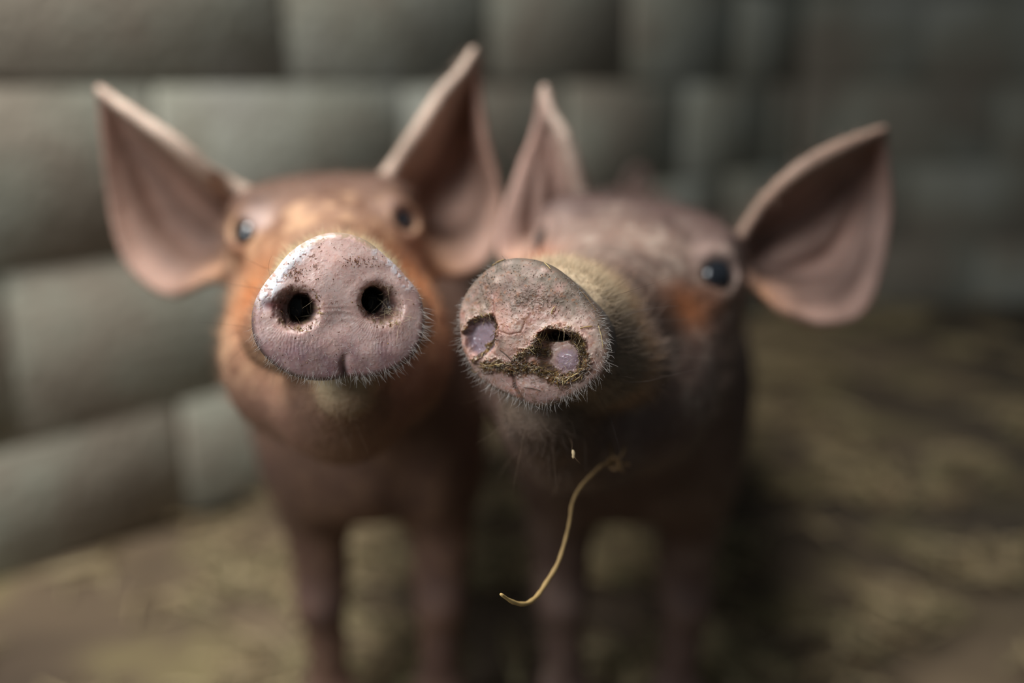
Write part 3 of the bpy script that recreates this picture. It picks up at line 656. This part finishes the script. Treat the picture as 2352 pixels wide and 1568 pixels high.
# earth floor with gentle bumps
gx, gy = np.linspace(-2.6, 4.0, 330), np.linspace(-1.6, 3.0, 230)
GX, GY = np.meshgrid(gx, gy, indexing='ij'); GP = np.stack([GX, GY, GX*0], -1).reshape(-1, 3)
GZ = np.minimum(.014*fbm(GP, .5, 4, 50)+.008*fbm(GP, .08, 3, 54)-.010, 0.0)
gc = mix(np.zeros_like(GP)+lin(116, 100, 80), lin(74, 63, 52), np.clip(.5+1.2*fbm(GP, .35, 4, 60), 0, 1))
gc = mix(gc, lin(122, 112, 78), np.clip(fbm(GP, .10, 3, 64), 0, 1)*.8)
gc = mix(gc, lin(58, 52, 44), sst(.0, .7, GP[:, 0]-.25*(GP[:, 1]-.8)+.35*fbm(GP, .4, 3, 66))*.85)  # light falling off to the right, put into the earth colour
gi, gj = np.meshgrid(np.arange(329), np.arange(229), indexing='ij'); gf = np.stack([gi*230+gj, (gi+1)*230+gj, (gi+1)*230+gj+1, gi*230+gj+1], -1).reshape(-1, 4)
M_earth = attr_mat('trampled_earth', .9, spec=.2, bump=[('n', 90, .6, .004)])
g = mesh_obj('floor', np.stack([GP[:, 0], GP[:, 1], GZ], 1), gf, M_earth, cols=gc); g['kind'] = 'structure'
# loose straw lying on the floor
cv = []; n_s = 26000
cx = rng.uniform(-1.1, 1.9, n_s); cy = rng.uniform(.7, 2.6, n_s); keep = []
pn = 1.6*fbm(np.stack([cx, cy, cx*0], 1), .11, 2, 70)+.18-.9*np.clip(cx-.15, 0, 1)
side_ok = ((np.stack([cx, cy], 1)-P0[:2])@wn[:2]) > .03
for i in range(n_s):
    if 2.2*pn[i] < rng.uniform(-.4, .7) or not side_ok[i]: continue
    a = rng.uniform(0, math.pi); L = rng.uniform(.03, .10); h = rng.uniform(.001, .014); d = V(math.cos(a), math.sin(a), rng.uniform(-.08, .12)); p = V(cx[i], cy[i], h)
    s = V(-d[1], d[0], 0)*rng.uniform(-.1, .1)*L; q_ = [p-d*L/2, p+s, p+d*L/2]
    for t in q_: t[2] = max(t[2], .0008)
    rr = rng.uniform(.0010, .0024); cc = lin(*[(154, 136, 104), (138, 120, 90), (172, 156, 122), (104, 88, 68), (130, 122, 88)][rng.integers(5)])
    cv.append((np.array(q_), [rr, rr, rr*.8], cc))
o = tube_obj('straw_bedding', cv, M_straw, sides=4); tag(o, 'loose yellow straw scattered over the earth floor of the pen', 'straw', kind='stuff')

# ------------------------------------------------------------------ hanging straw under the dusty piglet's chin
vB = [Vector(p) for p in PB['v']]; treeB = BVHTree.FromPolygons(vB, PB['f'].tolist())
def hitB(px, py):
    d = Vector(ray(px, py)); h = treeB.ray_cast(Vector(CO), d.normalized()); return np.array(h[0]) if h[0] else None
hp = hitB(1397, 1008); dh = (hp-CO)@CF
stalk = [(1150, 1364), (1178, 1382), (1208, 1386), (1233, 1369), (1254, 1339), (1280, 1296), (1297, 1245), (1308, 1198), (1314, 1156), (1331, 1121), (1357, 1092), (1386, 1066), (1412, 1060)]
ds = np.linspace(.365, dh-.012, len(stalk)); pts = crom([at(x, y, d) for (x, y), d in zip(stalk, ds)], 60)
sr = np.interp(np.linspace(0, 1, 60), [0, .1, .35, .6, 1], [.0005, .00085, .0010, .00065, .0008])*(1+.12*np.sin(np.arange(60)*1.7))
yc = lin(180, 152, 100); bc = lin(132, 104, 72); sc_ = np.array([yc*(1-t)+bc*t for t in np.linspace(0, 1, 60)])
cur = [(pts, sr, sc_)]; J = lambda x, y, t: at(x, y, ds[-1]+t)
for br in ([(1412, 1062, 0), (1404, 1035, .003), (1397, 1008, .012)], [(1410, 1058, 0), (1428, 1045, -.002), (1436, 1026, 0)], [(1412, 1062, 0), (1430, 1064, .003), (1446, 1066, .0)],
           [(1414, 1062, 0), (1424, 1072, -.002), (1432, 1084, 0)], [(1398, 1066, 0), (1410, 1078, -.003), (1428, 1074, -.001)], [(1392, 1064, 0), (1408, 1050, -.004), (1424, 1060, -.004), (1416, 1076, -.002), (1400, 1072, 0)]):
    cur.append((crom([J(*p) for p in br], 12), np.linspace(.0009, .0004, 12), bc*1.0))
o = tube_obj('straw_stalk', cur, M_straw, sides=8); tag(o, "long curved straw stalk dangling from the dusty piglet's chin", 'straw')
kn = at(1315, 1042, .372)
# small crumb caught on a chin hair
h2 = hitB(1300, 1000)
o = tube_obj('chaff_flake', [(crom([kn+V(0, 0, .0016), kn+V(.0004, 0, 0), kn-V(-.0003, 0, .0018)], 6), [.0003, .0006, .0008, .0006, .0007, .0003], lin(215, 190, 150))], M_straw)
tag(o, "tiny pale chaff flake caught on a long hair below the muddy snout", 'straw')
hr = (crom([h2, (h2+kn)/2+V(.001, 0, .001), kn, kn+V(.003, 0, -.004)], 14), np.linspace(.00007, .00004, 14), lin(170, 140, 110))
tube_obj('long_chin_hair', [hr], M_hair, PB['root'], sides=4)

# ------------------------------------------------------------------ straw bits and mud stuck to the muddy snout
def face_pt(q, x, y):
    px = q.setdefault('_px', project(q['face'].reshape(-1, 3))); i = int(np.argmin(np.hypot(px[:, 0]-x, px[:, 1]-y)))
    return q['face'].reshape(-1, 3)[i]
def strawbit(q, x, y, ang, Lpx, r, col, lift=.0007, bend=.12):
    a = math.radians(ang); dx, dy = math.cos(a)*Lpx/2, -math.sin(a)*Lpx/2
    p0, p2 = face_pt(q, x-dx, y-dy), face_pt(q, x+dx, y+dy); pm = (p0+p2)/2; f = face_pt(q, x, y)
    t = max((f-pm)@q['N'], 0); up = q['N']*(lift+t)
    mid_ = pm+up+np.cross(q['N'], p2-p0)*bend
    return (crom([p0+q['N']*(lift*.4+t*.5), mid_, p2+up], 9), np.array([.55, 1, .9, 1, 1.1, .9, 1, .8, .35])*r, col)
tone = [lin(150, 122, 76), lin(118, 92, 54), lin(84, 64, 40), lin(190, 168, 118), lin(58, 44, 32), lin(124, 102, 54)]
def scatter(paths, n, q, lab, grp, Lr=(7, 36), rr=(.00006, .00017)):
    for i in range(n):
        pa = paths[rng.integers(len(paths))]; t = rng.random()*(len(pa)-1); k = int(t); x = pa[k][0]+(pa[k+1][0]-pa[k][0])*(t-k); y = pa[k][1]+(pa[k+1][1]-pa[k][1])*(t-k)
        base = -math.degrees(math.atan2(pa[k+1][1]-pa[k][1], pa[k+1][0]-pa[k][0]))
        c = strawbit(q, x+rng.normal(0, 5), y+rng.normal(0, 4), base+rng.normal(0, 38), rng.uniform(*Lr), rng.uniform(*rr), tone[rng.integers(6)]*rng.uniform(.35, 1.0), rng.uniform(.0003, .0014), rng.normal(0, .12))
        tag(tube_obj('straw_bit', [c], M_wet), lab, 'straw', grp)
ringp = [(1238, 785), (1262, 762), (1300, 766), (1330, 790), (1342, 830), (1325, 862), (1290, 872), (1262, 858)]
lowp = [(1262, 858), (1225, 842), (1180, 848), (1140, 838), (1100, 842)]; midp = [(1185, 822), (1225, 800), (1245, 812)]
leftp = [(1068, 760), (1080, 738), (1110, 727), (1136, 742), (1140, 768), (1120, 790), (1090, 824)]
scatter([ringp, ringp[3:]], 90, PB, "wet straw scrap stuck round the open nostril of the muddy snout", "straw round the muddy snout's open nostril")
scatter([lowp, midp], 80, PB, "wet straw scrap matted across the lower front of the muddy snout", "straw across the lower muddy snout")
scatter([leftp], 26, PB, "straw scrap edging the filled nostril of the muddy snout", "straw beside the muddy snout's filled nostril", (6, 16))
for (x, y, a, L, r, c, lab) in [(1262, 603, -72, 34, .0003, 3, 'pale straw splinter standing up behind the top rim of the muddy snout'), (1144, 596, 12, 38, .0005, 0, 'flat straw scrap lying on the top rim of the muddy snout'),
        (1313, 868, 35, 46, .0003, 3, 'pale straw splinter crossing the lower edge of the open nostril'), (1348, 752, 8, 30, .0004, 0, 'short straw at the upper outer edge of the open nostril'),
        (1272, 712, 62, 20, .0004, 3, 'small straw chip on the pink skin above the open nostril'), (1352, 690, -52, 70, .00018, 1, 'thin straw fibre along the outer rim of the muddy snout'), (1381, 775, -78, 56, .0002, 3, 'thin straw fibre beside the outer edge of the open nostril'),
        (1165, 818, -42, 40, .0003, 4, 'dark straw sliver crossing the pink skin between the nostrils'), (1225, 893, -10, 44, .0002, 4, 'thin dark fibre lying across the lower lip of the muddy snout')]:
    tag(tube_obj('straw_bit', [strawbit(PB, x, y, a, L, r*.65, tone[c]*.85, .0010, .05)], M_straw), lab, 'straw')
for i in range(26):
    x, y = [(735+rng.normal(0, 3), rng.uniform(680, 745)), (rng.uniform(655, 720), 757+rng.normal(0, 4)), (rng.uniform(880, 925), 742+rng.normal(0, 5))][i % 3]
    tag(tube_obj('straw_bit', [strawbit(PA, x, y, rng.uniform(0, 180), rng.uniform(6, 15), rng.uniform(.00006, .00016), tone[rng.integers(4)], .0004)], M_straw), "tiny straw crumb on a nostril edge of the clean pink snout", 'straw', "straw crumbs on the pink snout's nostrils")
def crumbs(q, n, region, size, cols, label):
    ico = np.array([(1, 0, 0), (-1, 0, 0), (0, 1, 0), (0, -1, 0), (0, 0, 1), (0, 0, -1)], float)
    fi = [(0, 2, 4), (2, 1, 4), (1, 3, 4), (3, 0, 4), (2, 0, 5), (1, 2, 5), (3, 1, 5), (0, 3, 5)]
    px = project(q['face'].reshape(-1, 3)); pts = q['face'].reshape(-1, 3); ok = np.where((region(px[:, 0], px[:, 1]) > rng.random(len(px))) & (np.arange(len(px)) % q['na'] >= 0))[0]
    vs, fs, cs = [], [], []
    # thin by radius so the dense centre of the polar grid is not favoured
    wgt = (ok//q['na']+1.0); ch = rng.choice(ok, n, p=wgt/wgt.sum())
    for c in ch:
        s = size*(.4+1.4*rng.random()**2); b = len(vs); e = ico*(s*(.6+.8*rng.random((6, 1)))); vs += list(pts[c]+e+q['N']*s*.2); fs += [tuple(b+i for i in t) for t in fi]; cs += [cols[rng.integers(len(cols))]*rng.uniform(.7, 1.2)]*6
    me = bpy.data.meshes.new('dirt'); me.from_pydata([tuple(p) for p in vs], [], fs); me.materials.append(M_mud)
    a = me.attributes.new('col', 'FLOAT_COLOR', 'POINT'); a.data.foreach_set('color', np.concatenate([np.array(cs), np.ones((len(cs), 1))], 1).astype(np.float32).ravel())
    o = bpy.data.objects.new('dirt_crumbs', me); scene.collection.objects.link(o); tag(o, label, 'dirt', kind='stuff')
gs = lambda X, Y, x, y, a, b_: np.exp(-(((X-x)/a)**2+((Y-y)/b_)**2))
crumbs(PB, 1700, lambda X, Y: np.clip(.9*gs(X, Y, 1215, 688, 60, 18)+.8*gs(X, Y, 1118, 660, 18, 40)+.35*gs(X, Y, 1200, 640, 110, 50)+1.6*(seg(X, Y, ringp) < 13)+1.4*(seg(X, Y, lowp) < 13)+1.2*(seg(X, Y, midp) < 12)+.6*(seg(X, Y, leftp) < 6)+.04, 0, 1), .00016, [lin(98, 80, 62), lin(124, 102, 80), lin(76, 60, 48)], 'dark mud grit crusted on the muddy snout')
crumbs(PA, 420, lambda X, Y: np.clip(.9*gs(X, Y, 680, 632, 26, 16)+.6*gs(X, Y, 815, 602, 26, 12)+.5*gs(X, Y, 850, 606, 20, 12)+.6*(np.abs(np.hypot(X-688, Y-708)-48) < 6)+.6*(np.abs(np.hypot(X-875, Y-700)-48) < 6)+.02, 0, 1), .00020, [lin(120, 78, 56), lin(140, 110, 76), lin(90, 64, 48)], 'rusty grit specks on the clean pink snout')
